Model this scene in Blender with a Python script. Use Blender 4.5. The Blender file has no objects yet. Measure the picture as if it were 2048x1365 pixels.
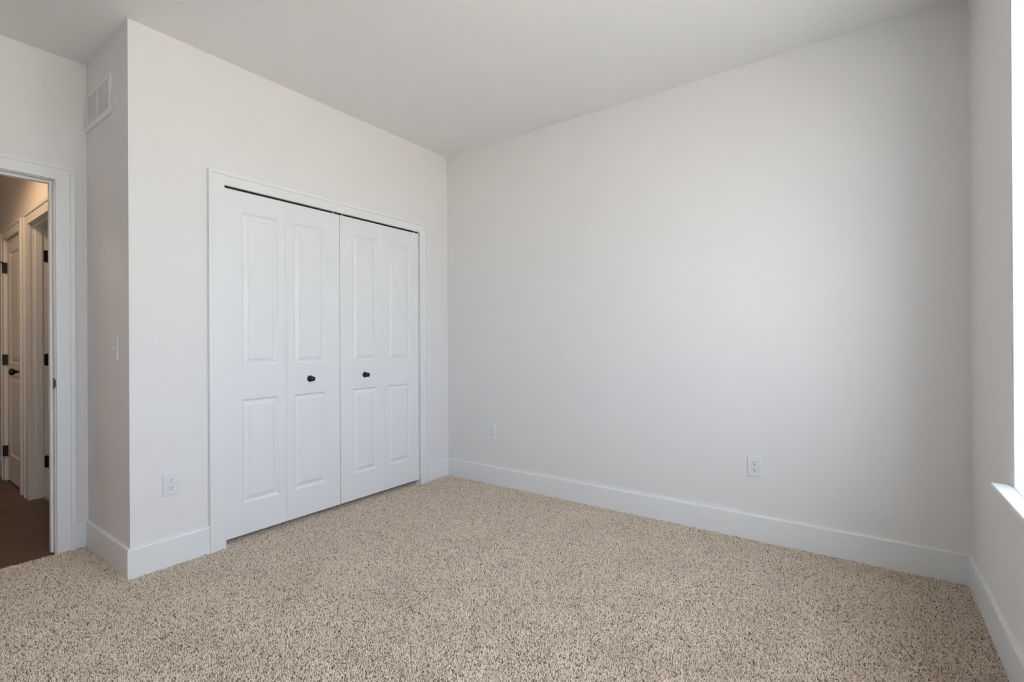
import bpy, bmesh, math
from mathutils import Matrix, Vector

S = bpy.context.scene
COL = S.collection

# ------------------------------------------------------------------ camera
W, L, D, H = 3.315, 2.249, 0.684, 2.74          # room width, closet wall length, alcove depth, ceiling height
REAR = -3.75                                     # wall behind the camera
F_PX, YAW, TILT, ROLL = 967.27, 0.62528, 0.00123, -0.00584
cam_data = bpy.data.cameras.new('camera')
cam_data.sensor_width = 36.0
cam_data.lens = 36.0 * F_PX / 2048.0
cam_data.clip_start = 0.02
cam = bpy.data.objects.new('camera', cam_data)
COL.objects.link(cam)
fw = Vector((-math.sin(YAW), math.cos(YAW), 0))
rt = Vector((math.cos(YAW), math.sin(YAW), 0))
up = Vector((0, 0, 1))
fw2 = fw * math.cos(TILT) + up * math.sin(TILT)
up2 = up * math.cos(TILT) - fw * math.sin(TILT)
cx = rt * math.cos(ROLL) + up2 * math.sin(ROLL)
cy = -rt * math.sin(ROLL) + up2 * math.cos(ROLL)
m = Matrix.Identity(4)
m.col[0][:3], m.col[1][:3], m.col[2][:3] = cx, cy, -fw2
m.col[3][:3] = (2.903, -3.0705, 1.1438)
cam.matrix_world = m
S.camera = cam

# ------------------------------------------------------------------ daylight and exposure
S.view_settings.view_transform = 'Standard'
S.view_settings.look = 'None'
S.view_settings.gamma = 1.0
S.view_settings.use_curve_mapping = False
S.view_settings.exposure = 0.47
world = bpy.data.worlds.new('sky')
S.world = world
world.use_nodes = True
bg = world.node_tree.nodes['Background']
bg.inputs['Color'].default_value = (0.745, 0.848, 1.0, 1)
bg.inputs['Strength'].default_value = 5.5
sun_data = bpy.data.lights.new('sun', 'SUN')
sun_data.energy = 24.0
sun_data.color = (1.0, 0.93, 0.86)
sun_data.angle = math.radians(0.6)
sun = bpy.data.objects.new('sun', sun_data)
sun.rotation_euler = (math.radians(-12), math.radians(-32), 0)     # comes over the house, away from the window
COL.objects.link(sun)

WY0, WY1, WZ0, WZ1 = -3.42, -0.76, 0.644, 2.36   # window opening in the right wall
WT = 0.26                                        # depth of the outside wall
portal_data = bpy.data.lights.new('window_portal', 'AREA')
portal_data.shape = 'RECTANGLE'
portal_data.size, portal_data.size_y = WZ1 - WZ0, WY1 - WY0
portal_data.cycles.is_portal = True
portal = bpy.data.objects.new('window_portal', portal_data)
portal.location = (W + WT + 0.01, (WY0 + WY1) / 2, (WZ0 + WZ1) / 2)
portal.rotation_euler = (0, math.radians(90), 0)
COL.objects.link(portal)

lamp_data = bpy.data.lights.new('hall_lamp', 'SPOT')               # a recessed downlight in the hallway ceiling
lamp_data.energy = 17.0
lamp_data.spot_size = math.radians(158)
lamp_data.spot_blend = 0.35
lamp_data.color = (1.0, 0.68, 0.39)
lamp_data.shadow_soft_size = 0.15
lamp = bpy.data.objects.new('hall_lamp', lamp_data)
lamp.location = (-1.68, -2.90, H - 0.16)
COL.objects.link(lamp)

# ------------------------------------------------------------------ materials
def mat(name, color, rough=0.6, spec=0.5, metal=0.0):
    mt = bpy.data.materials.new(name)
    mt.use_nodes = True
    b = mt.node_tree.nodes['Principled BSDF']
    b.inputs['Base Color'].default_value = (*color, 1)
    b.inputs['Roughness'].default_value = rough
    b.inputs['Specular IOR Level'].default_value = spec
    b.inputs['Metallic'].default_value = metal
    return mt

def add_bump(mt, scale, strength, dist=0.001, detail=2.0):
    nt = mt.node_tree
    tc = nt.nodes.new('ShaderNodeTexCoord')
    nz = nt.nodes.new('ShaderNodeTexNoise')
    nz.inputs['Scale'].default_value = scale
    nz.inputs['Detail'].default_value = detail
    bp = nt.nodes.new('ShaderNodeBump')
    bp.inputs['Strength'].default_value = strength
    bp.inputs['Distance'].default_value = dist
    nt.links.new(tc.outputs['Object'], nz.inputs['Vector'])
    nt.links.new(nz.outputs['Fac'], bp.inputs['Height'])
    nt.links.new(bp.outputs['Normal'], nt.nodes['Principled BSDF'].inputs['Normal'])
    return mt

M_WALL = add_bump(mat('wall_paint', (0.865, 0.838, 0.824), 0.75, 0.3), 180, 0.06)
M_CEIL = add_bump(mat('ceiling_paint', (0.92, 0.90, 0.888), 0.9, 0.2), 140, 0.08)
M_TRIM = mat('white_trim_paint', (0.88, 0.88, 0.875), 0.38, 0.45)
M_DOOR = mat('white_door_paint', (0.88, 0.88, 0.88), 0.42, 0.45)
M_PLASTIC = mat('white_plastic', (0.84, 0.84, 0.84), 0.30, 0.5)
M_SLOT = mat('dark_slot', (0.02, 0.02, 0.022), 0.6, 0.3)
M_BLACK = mat('matte_black_metal', (0.006, 0.006, 0.0065), 0.32, 0.5)
M_VINYL = mat('window_vinyl', (0.86, 0.86, 0.86), 0.35, 0.5)
M_VENT = mat('vent_enamel', (0.90, 0.90, 0.89), 0.45, 0.45)
M_TRACK = mat('dark_track', (0.03, 0.028, 0.026), 0.5, 0.4)
M_GROUND = add_bump(mat('pale_ground', (0.45, 0.43, 0.38), 0.95, 0.1), 8, 0.2, 0.02)
M_TILE = mat('pale_tile', (0.55, 0.47, 0.37), 0.5, 0.4)
M_STRIP = mat('metal_strip', (0.55, 0.53, 0.50), 0.35, 0.5, 0.6)

M_GLASS = bpy.data.materials.new('window_glass')
M_GLASS.use_nodes = True
nt = M_GLASS.node_tree
nt.nodes.clear()
o_ = nt.nodes.new('ShaderNodeOutputMaterial')
mx = nt.nodes.new('ShaderNodeMixShader')
tr = nt.nodes.new('ShaderNodeBsdfTransparent')
gl = nt.nodes.new('ShaderNodeBsdfGlossy')
tr.inputs['Color'].default_value = (0.95, 0.97, 0.96, 1)
gl.inputs['Roughness'].default_value = 0.02
mx.inputs['Fac'].default_value = 0.06
nt.links.new(tr.outputs[0], mx.inputs[1])
nt.links.new(gl.outputs[0], mx.inputs[2])
nt.links.new(mx.outputs[0], o_.inputs['Surface'])

# carpet yarn: each tuft takes its own tone of beige, with a few dark brown flecks
M_CARPET = mat('carpet_yarn', (0.45, 0.38, 0.31), 0.95, 0.1)
nt = M_CARPET.node_tree
oi = nt.nodes.new('ShaderNodeObjectInfo')
rp = nt.nodes.new('ShaderNodeValToRGB')
cr = rp.color_ramp
cr.elements[0].position = 0.0
cr.elements[0].color = (0.22, 0.155, 0.105, 1)
cr.elements[1].position = 1.0
cr.elements[1].color = (0.92, 0.785, 0.65, 1)
for p, c in ((0.11, (0.44, 0.335, 0.25, 1)), (0.25, (0.76, 0.622, 0.50, 1)), (0.65, (0.86, 0.722, 0.595, 1))):
    e = cr.elements.new(p)
    e.color = c
nt.links.new(oi.outputs['Random'], rp.inputs['Fac'])
nt.links.new(rp.outputs['Color'], nt.nodes['Principled BSDF'].inputs['Base Color'])
M_BACKING = mat('carpet_backing', (0.40, 0.32, 0.25), 1.0, 0.05)

# hall planks run across the hall
M_WOOD = mat('brown_plank', (0.12, 0.07, 0.045), 0.42, 0.4)
nt = M_WOOD.node_tree
tc = nt.nodes.new('ShaderNodeTexCoord')
mp = nt.nodes.new('ShaderNodeMapping')
mp.inputs['Rotation'].default_value = (0, 0, math.radians(90))
br = nt.nodes.new('ShaderNodeTexBrick')
br.offset = 0.37
br.inputs['Scale'].default_value = 1.0
br.inputs['Brick Width'].default_value = 1.22
br.inputs['Row Height'].default_value = 0.18
br.inputs['Mortar Size'].default_value = 0.0012
br.inputs['Color1'].default_value = (0.150, 0.085, 0.055, 1)
br.inputs['Color2'].default_value = (0.105, 0.060, 0.040, 1)
br.inputs['Mortar'].default_value = (0.04, 0.025, 0.02, 1)
mp2 = nt.nodes.new('ShaderNodeMapping')
mp2.inputs['Scale'].default_value = (28, 1.6, 1)
nz = nt.nodes.new('ShaderNodeTexNoise')
nz.inputs['Scale'].default_value = 1.5
nz.inputs['Detail'].default_value = 6
nz.inputs['Distortion'].default_value = 0.6
rg = nt.nodes.new('ShaderNodeValToRGB')
rg.color_ramp.elements[0].position = 0.3
rg.color_ramp.elements[0].color = (0.62, 0.60, 0.60, 1)
rg.color_ramp.elements[1].position = 0.72
rg.color_ramp.elements[1].color = (1.25, 1.22, 1.20, 1)
mu = nt.nodes.new('ShaderNodeMix')
mu.data_type = 'RGBA'
mu.blend_type = 'MULTIPLY'
mu.inputs['Factor'].default_value = 1.0
nt.links.new(tc.outputs['Object'], mp.inputs['Vector'])
nt.links.new(mp.outputs['Vector'], br.inputs['Vector'])
nt.links.new(tc.outputs['Object'], mp2.inputs['Vector'])
nt.links.new(mp2.outputs['Vector'], nz.inputs['Vector'])
nt.links.new(nz.outputs['Fac'], rg.inputs['Fac'])
nt.links.new(br.outputs['Color'], mu.inputs['A'])
nt.links.new(rg.outputs['Color'], mu.inputs['B'])
nt.links.new(mu.outputs['Result'], nt.nodes['Principled BSDF'].inputs['Base Color'])

# ------------------------------------------------------------------ helpers
def box(bm, lo, hi):
    (x0, y0, z0), (x1, y1, z1) = lo, hi
    x0, x1 = min(x0, x1), max(x0, x1)
    y0, y1 = min(y0, y1), max(y0, y1)
    z0, z1 = min(z0, z1), max(z0, z1)
    v = [bm.verts.new(p) for p in ((x0, y0, z0), (x1, y0, z0), (x1, y1, z0), (x0, y1, z0),
                                   (x0, y0, z1), (x1, y0, z1), (x1, y1, z1), (x0, y1, z1))]
    for f in ((0, 3, 2, 1), (4, 5, 6, 7), (0, 1, 5, 4), (1, 2, 6, 5), (2, 3, 7, 6), (3, 0, 4, 7)):
        bm.faces.new([v[i] for i in f])

def boxes(*prs):
    bm = bmesh.new()
    for lo, hi in prs:
        box(bm, lo, hi)
    return bm

def prism(bm, prof, frame, u0, u1):
    """extrude a closed profile [(a, b)...] from u0 to u1; frame(a, b, u) gives the point"""
    r0 = [bm.verts.new(frame(a, b, u0)) for a, b in prof]
    r1 = [bm.verts.new(frame(a, b, u1)) for a, b in prof]
    n = len(prof)
    for i in range(n):
        bm.faces.new((r0[i], r0[(i + 1) % n], r1[(i + 1) % n], r1[i]))
    bm.faces.new(r0[::-1])
    bm.faces.new(r1)

def lathe(bm, prof, org, axis, seg=28):
    """revolve [(t, r)...] about axis through org; t runs along the axis"""
    ax = Vector(axis).normalized()
    a = ax.orthogonal().normalized()
    b = ax.cross(a)
    rings = []
    for t, r in prof:
        c = Vector(org) + ax * t
        if r < 1e-6:
            rings.append([bm.verts.new(c)])
        else:
            rings.append([bm.verts.new(c + (a * math.cos(2 * math.pi * k / seg) + b * math.sin(2 * math.pi * k / seg)) * r)
                          for k in range(seg)])
    for r0, r1 in zip(rings, rings[1:]):
        for k in range(seg):
            k2 = (k + 1) % seg
            if len(r0) == 1 and len(r1) > 1:
                bm.faces.new((r0[0], r1[k], r1[k2]))
            elif len(r1) == 1 and len(r0) > 1:
                bm.faces.new((r0[k], r1[0], r0[k2]))
            elif len(r0) > 1:
                bm.faces.new((r0[k], r1[k], r1[k2], r0[k2]))
    if len(rings[0]) > 1:
        bm.faces.new(rings[0][::-1])
    if len(rings[-1]) > 1:
        bm.faces.new(rings[-1])

def wloc(o):
    p = Vector((0, 0, 0))
    while o is not None:
        p = p + o.location
        o = o.parent
    return p

def obj(name, bm, material, parent=None, org=None, bevel=0.0, seg=2, smooth=False):
    """link the bmesh (built in world coordinates) as one mesh object with its origin at org"""
    bmesh.ops.recalc_face_normals(bm, faces=bm.faces[:])
    if org is None:
        org = wloc(parent) if parent is not None else Vector((0, 0, 0))
    org = Vector(org)
    bmesh.ops.translate(bm, verts=bm.verts[:], vec=-org)
    me = bpy.data.meshes.new(name)
    bm.to_mesh(me)
    bm.free()
    me.materials.append(material)
    if smooth:
        for p in me.polygons:
            p.use_smooth = True
        me.set_sharp_from_angle(angle=math.radians(35))
    o = bpy.data.objects.new(name, me)
    COL.objects.link(o)
    if parent is not None:
        o.parent = parent
        o.location = org - wloc(parent)
    else:
        o.location = org
    if bevel > 0:
        b = o.modifiers.new('edge', 'BEVEL')
        b.width = bevel
        b.segments = seg
        b.limit_method = 'ANGLE'
        b.angle_limit = math.radians(40)
        b.harden_normals = False
    return o

def tag(o, label=None, cat=None, group=None, kind=None):
    if label:
        o['label'] = label
    if cat:
        o['category'] = cat
    if group:
        o['group'] = group
    if kind:
        o['kind'] = kind
    return o

def thing(name, loc, label, cat, group=None, kind=None):
    o = bpy.data.objects.new(name, None)
    o.empty_display_size = 0.05
    COL.objects.link(o)
    o.location = loc
    return tag(o, label, cat, group, kind)

def copy_tree(o, parent=None):
    c = o.copy()
    COL.objects.link(c)
    c.parent = parent
    for ch in list(o.children):
        copy_tree(ch, c)
    return c

def struct(name, bm, material, label, cat, org=None, bevel=0.0, smooth=False):
    return tag(obj(name, bm, material, None, org, bevel, 2, smooth), label, cat, None, 'structure')

# ------------------------------------------------------------------ room shell
T = 0.115                                        # partition thickness
OY0, OY1, OZ = -1.817, -0.333, 2.036             # closet opening
EY0, EY1, EZ = -3.20, -2.388, 2.046              # bedroom door opening
HX, HY = -4.6, -3.45                             # far end and near side of the hall
XD = -D - T                                      # hall side of the entry wall

struct('wall_back', boxes(((-0.75, 0, -0.05), (W + WT, 0.12, H))), M_WALL,
       'bare off-white wall at the far side of the room behind the carpet', 'wall')
struct('wall_left', boxes(((-T, -L, -0.05), (0, OY0 - 0.018, H)), ((-T, OY0 - 0.018, OZ + 0.018), (0, OY1 + 0.018, H)),
                          ((-T, OY1 + 0.018, -0.05), (0, 0, H))), M_WALL,
       'off-white wall around the white bifold closet doors', 'wall')
struct('wall_return', boxes(((XD, -L, -0.05), (-T, -L + T, H))), M_WALL,
       'short shaded wall beside the doorway with the light switch and vent', 'wall')
struct('wall_entry', boxes(((XD, EY1 + 0.018, -0.05), (-D, -L, H)), ((XD, EY0 - 0.018, EZ + 0.018), (-D, EY1 + 0.018, H)),
                           ((XD, REAR, -0.05), (-D, EY0 - 0.018, H))), M_WALL,
       'off-white wall around the open bedroom doorway at the left edge', 'wall')
struct('wall_right', boxes(((W, REAR, -0.05), (W + WT, 0, WZ0)), ((W, REAR, WZ1), (W + WT, 0, H)),
                           ((W, WY1, WZ0), (W + WT, 0, WZ1)), ((W, REAR, WZ0), (W + WT, WY0, WZ1))), M_WALL,
       'grey-looking window wall at the right edge of the room', 'wall')
struct('wall_rear', boxes(((XD, REAR - 0.12, -0.05), (W + WT, REAR, H))), M_WALL,
       'plain off-white wall behind the viewer', 'wall')
struct('wall_closet', boxes(((-0.72, -L + T, -0.05), (-0.70, 0, H))), M_WALL,
       'dark inner back wall of the closet', 'wall')
struct('ceiling', boxes(((HX - 0.1, REAR - 0.12, H), (W + WT, 0.12, H + 0.1))), M_CEIL,
       'plain flat off-white ceiling', 'ceiling')

# carpeted floor: backing slab plus the cut pile standing on it
bm = boxes(((-D, REAR, -0.06), (W, 0, -0.009)), ((-0.71, -L + 0.05, -0.06), (-D, 0, -0.009)))
floor = struct('floor', bm, M_BACKING, 'beige and brown speckled cut-pile carpet over the bedroom floor', 'floor')
floor.data.materials.append(M_CARPET)

def carpet_pile(o):
    g = bpy.data.node_groups.new('pile', 'GeometryNodeTree')
    g.interface.new_socket('Geometry', in_out='INPUT', socket_type='NodeSocketGeometry')
    g.interface.new_socket('Geometry', in_out='OUTPUT', socket_type='NodeSocketGeometry')
    N, K = g.nodes.new, g.links.new
    gi, go = N('NodeGroupInput'), N('NodeGroupOutput')
    join = N('GeometryNodeJoinGeometry')
    pts = N('GeometryNodeJoinGeometry')
    step = 0.0043
    for x0, x1, y0, y1 in ((0.016, W - 0.016, REAR + 0.01, -0.016), (-D + 0.016, 0.016 - step, REAR + 0.01, -L - 0.016),
                           (-0.16, 0.016 - step, OY0 + 0.005, OY1 - 0.005)):
        gr = N('GeometryNodeMeshGrid')
        gr.inputs['Size X'].default_value = x1 - x0
        gr.inputs['Size Y'].default_value = y1 - y0
        gr.inputs['Vertices X'].default_value = int((x1 - x0) / step) + 1
        gr.inputs['Vertices Y'].default_value = int((y1 - y0) / step) + 1
        tf = N('GeometryNodeTransform')
        tf.inputs['Translation'].default_value = ((x0 + x1) / 2, (y0 + y1) / 2, -0.009)
        K(gr.outputs['Mesh'], tf.inputs['Geometry'])
        K(tf.outputs['Geometry'], pts.inputs[0])
    jit = N('FunctionNodeRandomValue')
    jit.data_type = 'FLOAT_VECTOR'
    jit.inputs[0].default_value = (-0.0017, -0.0017, -0.0018)
    jit.inputs[1].default_value = (0.0017, 0.0017, 0.0012)
    sp = N('GeometryNodeSetPosition')
    K(pts.outputs[0], sp.inputs['Geometry'])
    K(jit.outputs[0], sp.inputs['Offset'])
    ico = N('GeometryNodeMeshIcoSphere')
    ico.inputs['Radius'].default_value = 1.0
    ico.inputs['Subdivisions'].default_value = 2
    sh = N('GeometryNodeTransform')
    sh.inputs['Translation'].default_value = (0, 0, 0.0042)
    sh.inputs['Scale'].default_value = (0.0021, 0.0017, 0.0048)
    K(ico.outputs['Mesh'], sh.inputs['Geometry'])
    sm = N('GeometryNodeSetMaterial')
    sm.inputs['Material'].default_value = M_CARPET
    K(sh.outputs['Geometry'], sm.inputs['Geometry'])
    # lean of the pile: random per tuft plus slow patches where feet and vacuum brushed it
    rr = N('FunctionNodeRandomValue')
    rr.data_type = 'FLOAT_VECTOR'
    rr.inputs[0].default_value = (-0.55, -0.55, -3.14)
    rr.inputs[1].default_value = (0.55, 0.55, 3.14)
    rr.inputs['Seed'].default_value = 7
    pos = N('GeometryNodeInputPosition')
    nz = N('ShaderNodeTexNoise')
    nz.inputs['Scale'].default_value = 3.5
    nz.inputs['Detail'].default_value = 2.0
    K(pos.outputs[0], nz.inputs['Vector'])
    sub = N('ShaderNodeVectorMath')
    sub.operation = 'SUBTRACT'
    sub.inputs[1].default_value = (0.5, 0.5, 0.5)
    K(nz.outputs['Color'], sub.inputs[0])
    mul = N('ShaderNodeVectorMath')
    mul.operation = 'MULTIPLY'
    mul.inputs[1].default_value = (3.0, 3.0, 0)
    K(sub.outputs[0], mul.inputs[0])
    add = N('ShaderNodeVectorMath')
    K(rr.outputs[0], add.inputs[0])
    K(mul.outputs[0], add.inputs[1])
    inst = N('GeometryNodeInstanceOnPoints')
    K(sp.outputs['Geometry'], inst.inputs['Points'])
    K(sm.outputs['Geometry'], inst.inputs['Instance'])
    K(add.outputs[0], inst.inputs['Rotation'])
    sc = N('FunctionNodeRandomValue')
    sc.data_type = 'FLOAT'
    sc.inputs[2].default_value = 0.75
    sc.inputs[3].default_value = 1.2
    sc.inputs['Seed'].default_value = 3
    wn = N('ShaderNodeTexNoise')
    wn.inputs['Scale'].default_value = 4.2
    wn.inputs['Detail'].default_value = 3.0
    wn.inputs['Distortion'].default_value = 0.8
    K(pos.outputs[0], wn.inputs['Vector'])
    wr = N('ShaderNodeMapRange')
    wr.inputs['From Min'].default_value = 0.33
    wr.inputs['From Max'].default_value = 0.66
    wr.inputs['To Min'].default_value = 0.80
    wr.inputs['To Max'].default_value = 1.10
    K(wn.outputs[0], wr.inputs['Value'])
    ws = N('ShaderNodeMath')
    ws.operation = 'MULTIPLY'
    K(sc.outputs[1], ws.inputs[0])
    K(wr.outputs['Result'], ws.inputs[1])
    K(ws.outputs[0], inst.inputs['Scale'])
    K(gi.outputs[0], join.inputs[0])
    K(inst.outputs['Instances'], join.inputs[0])
    K(join.outputs[0], go.inputs[0])
    md = o.modifiers.new('pile', 'NODES')
    md.node_group = g

carpet_pile(floor)

# ------------------------------------------------------------------ baseboards
BH, BT = 0.1405, 0.014
BPROF = [(0, -0.012), (BT, -0.012), (BT, BH - 0.006), (BT - 0.003, BH), (0, BH)]

def baseboard(name, frame, u0, u1, label):
    bm = bmesh.new()
    prism(bm, BPROF, frame, u0, u1)
    return struct(name, bm, M_TRIM, label, 'baseboard')

baseboard('baseboard_back', lambda a, b, u: (u, -a, b), 0.0, W, 'long white baseboard along the far bare wall')
baseboard('baseboard_right', lambda a, b, u: (W - a, u, b), REAR, -BT, 'white baseboard under the window at the right edge')
bm = bmesh.new()
prism(bm, BPROF, lambda a, b, u: (a, u, b), -L, -1.8976)
prism(bm, BPROF, lambda a, b, u: (a, u, b), -0.252, -BT)
struct('baseboard_left', bm, M_TRIM, 'white baseboard on both sides of the closet doors', 'baseboard')
baseboard('baseboard_return', lambda a, b, u: (u, -L - a, b), -D + BT, BT, 'short white baseboard under the light switch')
bm = bmesh.new()
prism(bm, BPROF, lambda a, b, u: (-D + a, u, b), -2.309, -L)
prism(bm, BPROF, lambda a, b, u: (-D + a, u, b), REAR, -3.285)
struct('baseboard_entry', bm, M_TRIM, 'small piece of white baseboard beside the open doorway casing', 'baseboard')
baseboard('baseboard_rear', lambda a, b, u: (u, REAR + a, b), -D + BT, W - BT, 'white baseboard on the wall behind the viewer')

# ------------------------------------------------------------------ door casings
def casing(bm, place, u0, u1, z1, w, zh, bead=0.021, t=0.0175):
    """flat casing with a raised outer bead; opening u0..u1, head at z1, leg width w, head top at zh; place(d, u, z)"""
    def bx(d0, d1, ua, ub, za, zb):
        p, q = place(d0, ua, za), place(d1, ub, zb)
        box(bm, p, q)
    zb = -0.012
    bx(0, t, u0 - w + bead, u0, zb, zh - bead)                  # flat of the legs and head
    bx(0, t, u1, u1 + w - bead, zb, zh - bead)
    bx(0, t, u0, u1, z1, zh - bead)
    bx(0, t + 0.0065, u0 - w, u0 - w + bead - 0.003, zb, zh)    # bead with a fine groove inside it
    bx(0, t + 0.0065, u1 + w - bead + 0.003, u1 + w, zb, zh)
    bx(0, t + 0.0065, u0 - w + bead - 0.003, u1 + w - bead + 0.003, zh - bead + 0.003, zh)
    bx(0, t - 0.0012, u0 - w + bead - 0.003, u0 - w + bead, zb, zh - bead + 0.003)
    bx(0, t - 0.0012, u1 + w - bead, u1 + w - bead + 0.003, zb, zh - bead + 0.003)
    bx(0, t - 0.0012, u0 - w + bead, u1 + w - bead, zh - bead, zh - bead + 0.003)

# closet
bm = bmesh.new()
casing(bm, lambda d, u, z: (d, u, z), OY0 + 0.002, OY1 - 0.002, OZ - 0.003, 0.083, 2.106)
t1 = struct('trim_1', bm, M_TRIM, 'white casing framing the bifold closet doors', 'door trim')
bm = boxes(((-T, OY0 - 0.018, -0.05), (0, OY0, OZ)), ((-T, OY1, -0.05), (0, OY1 + 0.018, OZ)),
           ((-T, OY0 - 0.018, OZ), (0, OY1 + 0.018, OZ + 0.018)))
obj('jamb', bm, M_TRIM, t1)
bm = boxes(((-0.046, OY0 + 0.003, OZ - 0.019), (-0.040, OY1 - 0.003, OZ)), ((-0.019, OY0 + 0.003, OZ - 0.019), (-0.014, OY1 - 0.003, OZ)),
           ((-0.046, OY0 + 0.003, OZ - 0.003), (-0.014, OY1 - 0.003, OZ)))
tag(obj('door_track', bm, M_TRACK, t1), 'dark metal track above the closet doors')
for ya, yb in ((OY0, OY0 + 0.030), (OY1 - 0.030, OY1)):
    bm = boxes(((-0.044, ya, -0.004), (-0.006, yb, 0.0005)), ((-0.044, ya if ya == OY0 else yb - 0.003, -0.004),
               (-0.006, ya + 0.003 if ya == OY0 else yb, 0.024)))
    tag(obj('pivot_bracket', bm, M_TRIM, t1), 'small white pivot bracket at the foot of the jamb')

# bedroom doorway
bm = bmesh.new()
casing(bm, lambda d, u, z: (-D + d, u, z), EY0 - 0.004, EY1 + 0.004, EZ + 0.003, 0.077, 2.126)
t2 = struct('trim_2', bm, M_TRIM, 'white casing around the open bedroom doorway at the left edge', 'door trim')
bm = boxes(((XD, EY0 - 0.018, -0.05), (-D, EY0, EZ)), ((XD, EY1, -0.012), (-D, EY1 + 0.018, EZ)),
           ((XD, EY0 - 0.018, EZ), (-D, EY1 + 0.018, EZ + 0.018)))
obj('jamb', bm, M_TRIM, t2)
SX0, SX1, ST = -D - 0.074, -D - 0.038, 0.012
bm = boxes(((SX0, EY0, -0.012), (SX1, EY0 + ST, EZ)), ((SX0, EY1 - ST, -0.006), (SX1, EY1, EZ)),
           ((SX0, EY0 + ST, EZ - ST), (SX1, EY1 - ST, EZ)))
obj('door_stop', bm, M_TRIM, t2, bevel=0.002)
bm = boxes(((-D - 0.030, EY1 - 0.002, 0.897), (-D + 0.001, EY1, 0.958)), ((-D - 0.001, EY1 - 0.002, 0.908), (-D + 0.006, EY1 + 0.002, 0.947)))
tag(obj('strike_plate', bm, M_BLACK, t2, bevel=0.0008), 'small black strike plate on the doorway jamb')
bm = bmesh.new()
casing(bm, lambda d, u, z: (XD - d, u, z), EY0 - 0.004, EY1 + 0.004, EZ + 0.003, 0.077, 2.126)
obj('hall_casing', bm, M_TRIM, t2)

# ------------------------------------------------------------------ panelled doors
PROFILE = [(0.0, 0.0), (0.004, -0.0015), (0.012, -0.0105), (0.016, -0.0115), (0.038, -0.0040), (0.0405, -0.0012), (0.043, -0.0012)]

def panel_slab(place, w, h, t, pu, pvs, prof=PROFILE):
    """slab of width w, height h, thickness t with raised panels: pu = (u0, u1), pvs = [(v0, v1)...]; place(u, v, d)"""
    bm = bmesh.new()
    us = [0, pu[0], pu[1], w]
    vs = [0] + [q for pv in pvs for q in pv] + [h]
    grid = {(i, j): bm.verts.new(place(u, v, 0)) for i, u in enumerate(us) for j, v in enumerate(vs)}
    for i in range(3):
        for j in range(len(vs) - 1):
            c = [grid[i, j], grid[i + 1, j], grid[i + 1, j + 1], grid[i, j + 1]]
            if i == 1 and j % 2 == 1:
                prev = c
                for ins, dep in prof[1:]:
                    a, b, e, f = us[1] + ins, us[2] - ins, vs[j] + ins, vs[j + 1] - ins
                    cur = [bm.verts.new(place(p, q, dep)) for p, q in ((a, e), (b, e), (b, f), (a, f))]
                    for k in range(4):
                        bm.faces.new((prev[k], prev[(k + 1) % 4], cur[(k + 1) % 4], cur[k]))
                    prev = cur
                bm.faces.new(prev)
            else:
                bm.faces.new(c)
    bk = [bm.verts.new(place(u, v, -t)) for u, v in ((0, 0), (w, 0), (w, h), (0, h))]
    bm.faces.new(bk[::-1])
    nj = len(vs) - 1
    bm.faces.new([grid[i, 0] for i in (3, 2, 1, 0)] + [bk[0], bk[1]])
    bm.faces.new([grid[i, nj] for i in range(4)] + [bk[2], bk[3]])
    bm.faces.new([grid[0, j] for j in range(nj + 1)] + [bk[3], bk[0]])
    bm.faces.new([grid[3, j] for j in range(nj, -1, -1)] + [bk[1], bk[2]])
    return bm

DX, DZ0, DZ1 = -0.004, 0.033, 2.0225
def closet_panel(parent, y0, y1, p0, p1):
    bm = panel_slab(lambda u, v, d: (DX + d, y0 + u, DZ0 + v), y1 - y0, DZ1 - DZ0, 0.034, (p0 - y0, p1 - y0),
                    [(0.212 - DZ0, 0.819 - DZ0), (1.011 - DZ0, 1.907 - DZ0)])
    return obj('door_panel', bm, M_DOOR, parent)

def closet_knob(parent, y, z):
    bm = bmesh.new()
    lathe(bm, [(0.0, 0.0205), (0.003, 0.0205), (0.006, 0.0185), (0.009, 0.0125), (0.012, 0.0095), (0.021, 0.0085), (0.024, 0.0105),
               (0.028, 0.0145), (0.033, 0.0162), (0.038, 0.0150), (0.042, 0.0105), (0.0435, 0.0)], (DX, y, z), (1, 0, 0), 36)
    return tag(obj('knob', bm, M_BLACK, parent, smooth=True), 'small round black knob')

def roller(parent, y):
    bm = bmesh.new()
    lathe(bm, [(0, 0.0035), (0.012, 0.0035)], (-0.0095, y, DZ1), (0, 0, 1), 12)
    return obj('guide_pin', bm, M_PLASTIC, parent)

d1 = thing('door_1', (DX, -1.813, DZ0), 'left white pair of bifold closet doors with one black knob', 'closet door', 'bifold closet doors', 'structure')
closet_panel(d1, -1.813, -1.4505, -1.7165, -1.4950)
closet_panel(d1, -1.4495, -1.0680, -1.3995, -1.1740)
closet_knob(d1, -1.2900, 0.911)
roller(d1, -1.112)
d2 = thing('door_2', (DX, -1.0625, DZ0), 'right white pair of bifold closet doors nearest the far corner', 'closet door', 'bifold closet doors', 'structure')
closet_panel(d2, -1.0645, -0.6895, -0.9620, -0.7515)
closet_panel(d2, -0.6885, -0.3365, -0.6455, -0.4245)
closet_knob(d2, -0.8605, 0.911)
roller(d2, -1.040)
roller(d2, -0.372)

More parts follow.
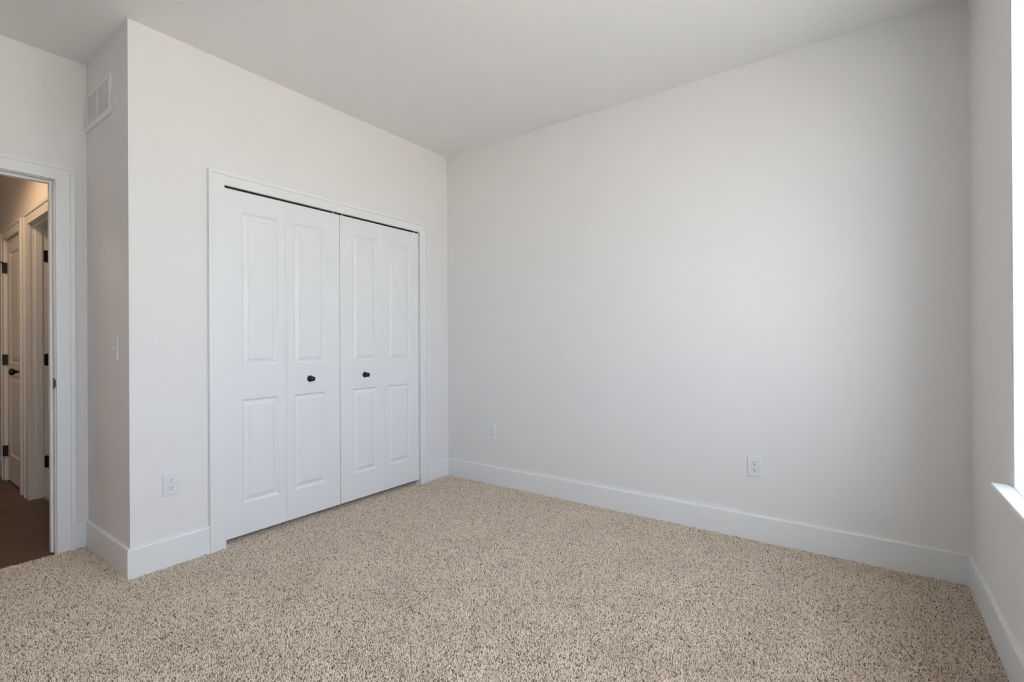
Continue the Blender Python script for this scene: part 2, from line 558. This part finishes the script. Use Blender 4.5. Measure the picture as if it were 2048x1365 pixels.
# ------------------------------------------------------------------ outlets, switch, vent
def make_outlet(place, org, name, label, w=0.0745, h=0.1175):
    """duplex receptacle; place(u, v, d): u across the wall, v up, d out of the wall, centred on the plate"""
    o = thing(name, org, label, 'outlet', 'duplex wall outlets')
    bm = bmesh.new()
    a, b = w / 2, h / 2
    rings = []
    for ins, d in ((0, 0), (0, 0.003), (0.0015, 0.0052), (0.004, 0.0062)):
        rings.append([bm.verts.new(place(p * (a - ins), q * (b - ins), d)) for p, q in ((-1, -1), (1, -1), (1, 1), (-1, 1))])
    for r0, r1 in zip(rings, rings[1:]):
        for k in range(4):
            bm.faces.new((r0[k], r0[(k + 1) % 4], r1[(k + 1) % 4], r1[k]))
    bm.faces.new(rings[-1])
    bm.faces.new(rings[0][::-1])
    obj('cover_plate', bm, M_PLASTIC, o)
    for s in (-1, 1):
        c = s * 0.0195
        bm = bmesh.new()
        n = 28
        ring = []
        for k in range(n):
            t = 2 * math.pi * k / n
            u, v = 0.0172 * math.cos(t), 0.0172 * math.sin(t)
            ring.append((u, max(-0.0142, min(0.0142, v))))
        f0 = [bm.verts.new(place(u, c + v, 0.0060)) for u, v in ring]
        f1 = [bm.verts.new(place(u * 0.97, c + v * 0.97, 0.0076)) for u, v in ring]
        for k in range(n):
            bm.faces.new((f0[k], f0[(k + 1) % n], f1[(k + 1) % n], f1[k]))
        bm.faces.new(f1)
        rc = obj('receptacle', bm, M_PLASTIC, o)
        for du, hh in ((-0.0063, 0.0085), (0.0063, 0.0068)):
            bm = bmesh.new()
            box(bm, place(du - 0.0010, c + 0.0036 - hh / 2, 0.0070), place(du + 0.0010, c + 0.0036 + hh / 2, 0.0079))
            tag(obj('slot', bm, M_SLOT, rc), 'dark blade slot')
        bm = bmesh.new()
        p0, p1 = Vector(place(0, 0, 0)), Vector(place(0, 0, 1))
        lathe(bm, [(0, 0.0027), (0.0009, 0.0027)], place(0, c - 0.0075, 0.0070), p1 - p0, 16)
        tag(obj('ground_hole', bm, M_SLOT, rc), 'dark round ground hole')
    bm = bmesh.new()
    lathe(bm, [(0, 0.003), (0.001, 0.0026), (0.0012, 0.0)], place(0, 0, 0.0062), Vector(place(0, 0, 1)) - Vector(place(0, 0, 0)), 16)
    obj('screw', bm, M_PLASTIC, o)
    return o

def on_back(x, z):
    return lambda u, v, d: (x + u, -d, z + v)

make_outlet(lambda u, v, d: (d, -2.0755 + u, 0.4165 + v), (0, -2.0755, 0.4165), 'wall_outlet',
            'white duplex outlet on the closet wall between the outer corner and the closet doors')
make_outlet(on_back(0.4795, 0.4178), (0.4795, 0, 0.4178), 'wall_outlet',
            'white outlet on the far wall nearest the inner corner by the closet')
make_outlet(on_back(2.4025, 0.4195), (2.4025, 0, 0.4195), 'wall_outlet',
            'white duplex outlet on the far wall towards the window')

# light switch on the shaded return wall
SWX, SWZ = -0.1995, 1.1200
sw = thing('light_switch', (SWX, -L, SWZ), 'white toggle light switch on the short wall beside the doorway', 'light switch')
bm = bmesh.new()
a, b = 0.0420, 0.0590
rings = []
for ins, d in ((0, 0), (0, 0.003), (0.0015, 0.0052), (0.004, 0.0062)):
    rings.append([bm.verts.new((SWX + p * (a - ins), -L - d, SWZ + q * (b - ins))) for p, q in ((-1, -1), (1, -1), (1, 1), (-1, 1))])
for r0, r1 in zip(rings, rings[1:]):
    for k in range(4):
        bm.faces.new((r0[k], r0[(k + 1) % 4], r1[(k + 1) % 4], r1[k]))
bm.faces.new(rings[-1])
bm.faces.new(rings[0][::-1])
obj('cover_plate', bm, M_PLASTIC, sw)
bm = bmesh.new()
fr = lambda x, a, b: (SWX + x, -L - a, SWZ + b)
prof = [(0.0058, -0.0050), (0.0058, 0.0050), (0.0172, 0.0085), (0.0182, 0.0045)]
r0 = [bm.verts.new(fr(-0.0050, a, b)) for a, b in prof]
r1 = [bm.verts.new(fr(0.0050, a, b)) for a, b in prof]
for k in range(4):
    bm.faces.new((r0[k], r0[(k + 1) % 4], r1[(k + 1) % 4], r1[k]))
bm.faces.new(r0[::-1])
bm.faces.new(r1)
obj('toggle', bm, M_PLASTIC, sw, bevel=0.001)
for s in (-1, 1):
    bm = bmesh.new()
    lathe(bm, [(0, 0.0030), (0.001, 0.0026), (0.0012, 0.0)], (SWX, -L - 0.0062, SWZ + s * 0.030), (0, -1, 0), 16)
    obj('screw', bm, M_PLASTIC, sw)

# return air vent high on the same wall
VX0, VX1, VZ0, VZ1 = -0.677, -0.239, 2.345, 2.556
vent = thing('air_vent', ((VX0 + VX1) / 2, -L, VZ0), 'white louvred return air vent high on the short wall', 'vent')
bm = bmesh.new()
FB = 0.030
for lo, hi in (((VX0, VZ0), (VX1, VZ0 + FB)), ((VX0, VZ1 - FB), (VX1, VZ1)), ((VX0, VZ0 + FB), (VX0 + FB, VZ1 - FB)), ((VX1 - FB, VZ0 + FB), (VX1, VZ1 - FB))):
    box(bm, (lo[0], -L, lo[1]), (hi[0], -L - 0.008, hi[1]))
bmesh.ops.remove_doubles(bm, verts=bm.verts[:], dist=1e-5)
obj('frame', bm, M_VENT, vent, bevel=0.003)
bm = boxes(((VX0 + FB, -L - 0.0002, VZ0 + FB), (VX1 - FB, -L - 0.0012, VZ1 - FB)))
tag(obj('backing', bm, mat('vent_painted_shade', (0.20, 0.20, 0.20), 0.7, 0.2), vent), 'grey sheet with the shade between the louvres painted in')  # dark colour paints the shade seen in the gaps between louvres
bm = boxes((((VX0 + VX1) / 2 - 0.004, -L - 0.001, VZ0 + FB), ((VX0 + VX1) / 2 + 0.004, -L - 0.0085, VZ1 - FB)))
obj('centre_bar', bm, M_VENT, vent)
bm = bmesh.new()
n = 17
for k in range(n):
    z = VZ0 + FB + 0.004 + k * (VZ1 - VZ0 - 2 * FB - 0.006) / (n - 1)
    prism(bm, [(0.0015, z - 0.0006), (0.0064, z + 0.0032), (0.0070, z + 0.0026), (0.0021, z - 0.0012)],
          lambda a, b, u: (u, -L - a, b), VX0 + FB, VX1 - FB)
obj('louvre', bm, M_VENT, vent)
for x in (VX0 + 0.013, VX1 - 0.013):
    bm = bmesh.new()
    lathe(bm, [(0, 0.004), (0.0012, 0.0034), (0.0016, 0.0)], (x, -L - 0.008, (VZ0 + VZ1) / 2 - 0.01), (0, -1, 0), 14)
    tag(obj('screw', bm, M_STRIP, vent), 'small grey screw head')

# ------------------------------------------------------------------ window in the right wall
win = thing('window_1', (W, (WY0 + WY1) / 2, WZ0), 'white bank of windows at the right edge of the room', 'window', None, 'structure')
lin = 0.010
bm = boxes(((W + 0.002, WY1 - lin, WZ0), (W + WT, WY1, WZ1)), ((W + 0.002, WY0, WZ0), (W + WT, WY0 + lin, WZ1)),
           ((W + 0.002, WY0 + lin, WZ1 - lin), (W + WT, WY1 - lin, WZ1)))
obj('jamb_lining', bm, M_TRIM, win, bevel=0.0015)
FX0, FX1 = W + 0.105, W + 0.185
UW = (WY1 - WY0 - 2 * lin - 2 * 0.06) / 3
units = [(WY0 + lin + k * (UW + 0.06), WY0 + lin + k * (UW + 0.06) + UW) for k in range(3)]
for ya, yb in units:
    fr_ = obj('window_frame', boxes(((FX0, ya, WZ0 + 0.004), (FX1, ya + 0.045, WZ1 - lin)), ((FX0, yb - 0.045, WZ0 + 0.004), (FX1, yb, WZ1 - lin)),
                                    ((FX0, ya + 0.045, WZ0 + 0.004), (FX1, yb - 0.045, WZ0 + 0.05)),
                                    ((FX0, ya + 0.045, WZ1 - lin - 0.045), (FX1, yb - 0.045, WZ1 - lin))), M_VINYL, win)
    zm = (WZ0 + WZ1) / 2
    for xa, za, zb in ((FX0 + 0.012, WZ0 + 0.05, zm + 0.02), (FX0 + 0.042, zm - 0.02, WZ1 - lin - 0.045)):
        y0_, y1_, s = ya + 0.045, yb - 0.045, 0.034
        sash = obj('sash', boxes(((xa, y0_, za), (xa + 0.026, y0_ + s, zb)), ((xa, y1_ - s, za), (xa + 0.026, y1_, zb)),
                                 ((xa, y0_ + s, za), (xa + 0.026, y1_ - s, za + s)), ((xa, y0_ + s, zb - s), (xa + 0.026, y1_ - s, zb))), M_VINYL, fr_)
        bmg = bmesh.new()
        vv = [bmg.verts.new(p) for p in ((xa + 0.013, y0_ + s, za + s), (xa + 0.013, y1_ - s, za + s), (xa + 0.013, y1_ - s, zb - s), (xa + 0.013, y0_ + s, zb - s))]
        bmg.faces.new(vv)
        tag(obj('glass_pane', bmg, M_GLASS, fr_), 'clear glass pane')
for k in (0, 1):
    obj('mullion', boxes(((FX0, units[k][1], WZ0 + 0.004), (FX1, units[k + 1][0], WZ1 - lin))), M_VINYL, win)
bm = boxes(((W - 0.049, WY0 - 0.03, WZ0 - 0.018), (W, WY1 + 0.03, WZ0)), ((W, WY0, WZ0 - 0.018), (W + WT, WY1, WZ0 + 0.001)))
obj('window_sill', bm, M_TRIM, win, bevel=0.004, seg=3)
bm = boxes(((W - 0.012, WY0 - 0.002, WZ0 - 0.075), (W, WY1 + 0.002, WZ0 - 0.018)))
obj('sill_apron', bm, M_TRIM, win, bevel=0.002)

# ------------------------------------------------------------------ hallway beyond the doorway
HWY = -L                                         # hall wall continues the line of the short wall
ZF = -0.012
LX0, LX1 = -3.000, -2.400                        # far (closed) hall door opening
NX0, NX1 = -2.100, -1.290                        # near (open) doorway
struct('floor_hall', boxes(((HX, HY, -0.06), (-D, -2.185, ZF))), M_WOOD,
       'dark brown plank floor of the hallway through the doorway', 'floor')
struct('floor_side_room', boxes(((HX, -2.165, -0.06), (XD, -0.6, -0.002))), M_TILE, 'pale floor of the room off the hallway', 'floor')
tag(struct('trim_5', boxes(((NX0, -2.185, -0.05), (NX1, -2.165, 0.001))), M_STRIP, 'thin pale threshold strip in the near hall doorway', 'threshold'), None)
struct('wall_hall', boxes(((HX, HWY, -0.05), (LX0 - 0.018, HWY + T, H)), ((LX0 - 0.018, HWY, 2.053), (LX1 + 0.018, HWY + T, H)),
                          ((LX1 + 0.018, HWY, -0.05), (NX0 - 0.018, HWY + T, H)), ((NX0 - 0.018, HWY, 2.058), (NX1 + 0.018, HWY + T, H)),
                          ((NX1 + 0.018, HWY, -0.05), (XD, HWY + T, H))), M_WALL,
       'warm lit hallway wall with two doorways seen through the open door', 'wall')
struct('wall_hall_end', boxes(((HX - 0.1, HY, -0.05), (HX, HWY + T, H))), M_WALL, 'end wall of the hallway', 'wall')
struct('wall_hall_near', boxes(((HX - 0.1, HY - 0.1, -0.05), (XD, HY, H))), M_WALL, 'hallway wall opposite the two hall doors', 'wall')
struct('wall_side_room', boxes(((HX, -0.6, -0.05), (XD, -0.5, H)), ((XD - 0.02, HWY + T, -0.05), (XD, -0.6, H)), ((HX - 0.1, HWY + T, -0.05), (HX, -0.5, H))),
       M_WALL, 'wall of the room off the hallway', 'wall')
bm = bmesh.new()
casing(bm, lambda d, u, z: (u, HWY - d, z), LX0, LX1, 2.032, 0.085, 2.115)
t3 = struct('trim_3', bm, M_TRIM, 'casing around the closed narrow hall door', 'door trim')
obj('jamb', boxes(((LX0 - 0.018, HWY, ZF), (LX0 + 0.001, HWY + T, 2.053)), ((LX1 - 0.001, HWY, ZF), (LX1 + 0.018, HWY + T, 2.053)),
                  ((LX0, HWY, 2.034), (LX1, HWY + T, 2.053))), M_TRIM, t3)
bm = bmesh.new()
casing(bm, lambda d, u, z: (u, HWY - d, z), NX0 + 0.003, NX1 - 0.003, 2.036, 0.115, 2.120)
t4 = struct('trim_4', bm, M_TRIM, 'casing around the open doorway on the hall wall', 'door trim')
obj('jamb', boxes(((NX0 - 0.018, HWY, ZF), (NX0, HWY + T, 2.058)), ((NX1, HWY, ZF), (NX1 + 0.018, HWY + T, 2.058)),
                  ((NX0, HWY, 2.040), (NX1, HWY + T, 2.058))), M_TRIM, t4)
obj('door_stop', boxes(((NX0, -2.222, ZF), (NX0 + 0.006, -2.186, 2.040)), ((NX1 - 0.012, -2.222, ZF), (NX1, -2.186, 2.040)),
                       ((NX0 + 0.012, -2.222, 2.028), (NX1 - 0.012, -2.186, 2.040))), M_TRIM, t4)
obj('filler_board', boxes(((LX1 + 0.086, HWY - 0.014, ZF), (NX0 - 0.113, HWY, 2.112))), M_TRIM, t4)
for z0 in (1.765, 0.982, 0.210):
    bm = bmesh.new()
    zc, hh, ya, yb, r = z0 + 0.046, 0.046, -2.178, -2.136, 0.012
    pf = []
    for cyy, czz, a0 in ((yb, zc - hh, None), (yb, zc + hh, None), (ya + r, zc + hh - r, 90), (ya + r, zc - hh + r, 180)):
        if a0 is None:
            pf.append((cyy, czz))
        else:
            for k in range(6):
                t = math.radians(a0 + k * 18)
                pf.append((cyy + r * math.cos(t), czz + r * math.sin(t)))
    prism(bm, pf, lambda a, b, u: (u, a, b), NX0, NX0 + 0.003)
    tag(obj('hinge_leaf', bm, M_BLACK, t4), 'black rounded hinge leaf on the jamb')

# closed hall door with black hinges and knob
d3 = thing('door_3', (LX0, HWY + 0.004, ZF), 'closed two-panel hall door with black hinges and knob', 'door', None, 'structure')
DW = LX1 - LX0 - 0.008
bm = panel_slab(lambda u, v, d: (LX0 + 0.004 + u, HWY + 0.004 - d, 0.000 + v), DW, 2.028, 0.035, (0.105, DW - 0.115),
                [(0.215, 0.885), (0.985, 1.915)])
obj('slab', bm, M_DOOR, d3)
for z0 in (1.750, 0.970, 0.196):
    bm = bmesh.new()
    lathe(bm, [(0, 0.0), (0.0, 0.008), (0.090, 0.008), (0.090, 0.0)], (LX0 + 0.006, HWY - 0.020, z0), (0, 0, 1), 16)
    box(bm, (LX0 - 0.002, HWY - 0.020, z0), (LX0 + 0.014, HWY + 0.006, z0 + 0.090))
    hg = tag(obj('hinge', bm, M_BLACK, d3), 'black butt hinge')
    if z0 > 1.5:
        bm = bmesh.new()
        lathe(bm, [(0, 0.006), (0.045, 0.006), (0.046, 0.010), (0.055, 0.010)], (LX0 + 0.004, HWY - 0.022, z0 + 0.092), (-0.9, -0.45, 0), 14)
        obj('hinge_stop', bm, M_BLACK, hg)
KX, KZ = LX1 - 0.066, 0.930
bm = bmesh.new()
lathe(bm, [(0, 0.033), (0.006, 0.032), (0.009, 0.026), (0.010, 0.012), (0.030, 0.011), (0.034, 0.017), (0.042, 0.0255), (0.052, 0.0285),
           (0.062, 0.0255), (0.068, 0.016), (0.070, 0.0)], (KX, HWY + 0.004, KZ), (0, -1, 0), 32)
tag(obj('knob', bm, M_BLACK, d3, smooth=True), 'black egg-shaped door knob')
bm = bmesh.new()
prism(bm, BPROF, lambda a, b, u: (u, HWY - a, b), HX, LX0 - 0.085)
struct('baseboard_hall', bm, M_TRIM, 'white baseboard in the hallway left of the closed door', 'baseboard')

# ground outside the window
struct('ground', boxes(((W + WT, -40, -0.60), (70, 40, -0.50))), M_GROUND, 'pale ground outside the window', 'ground')
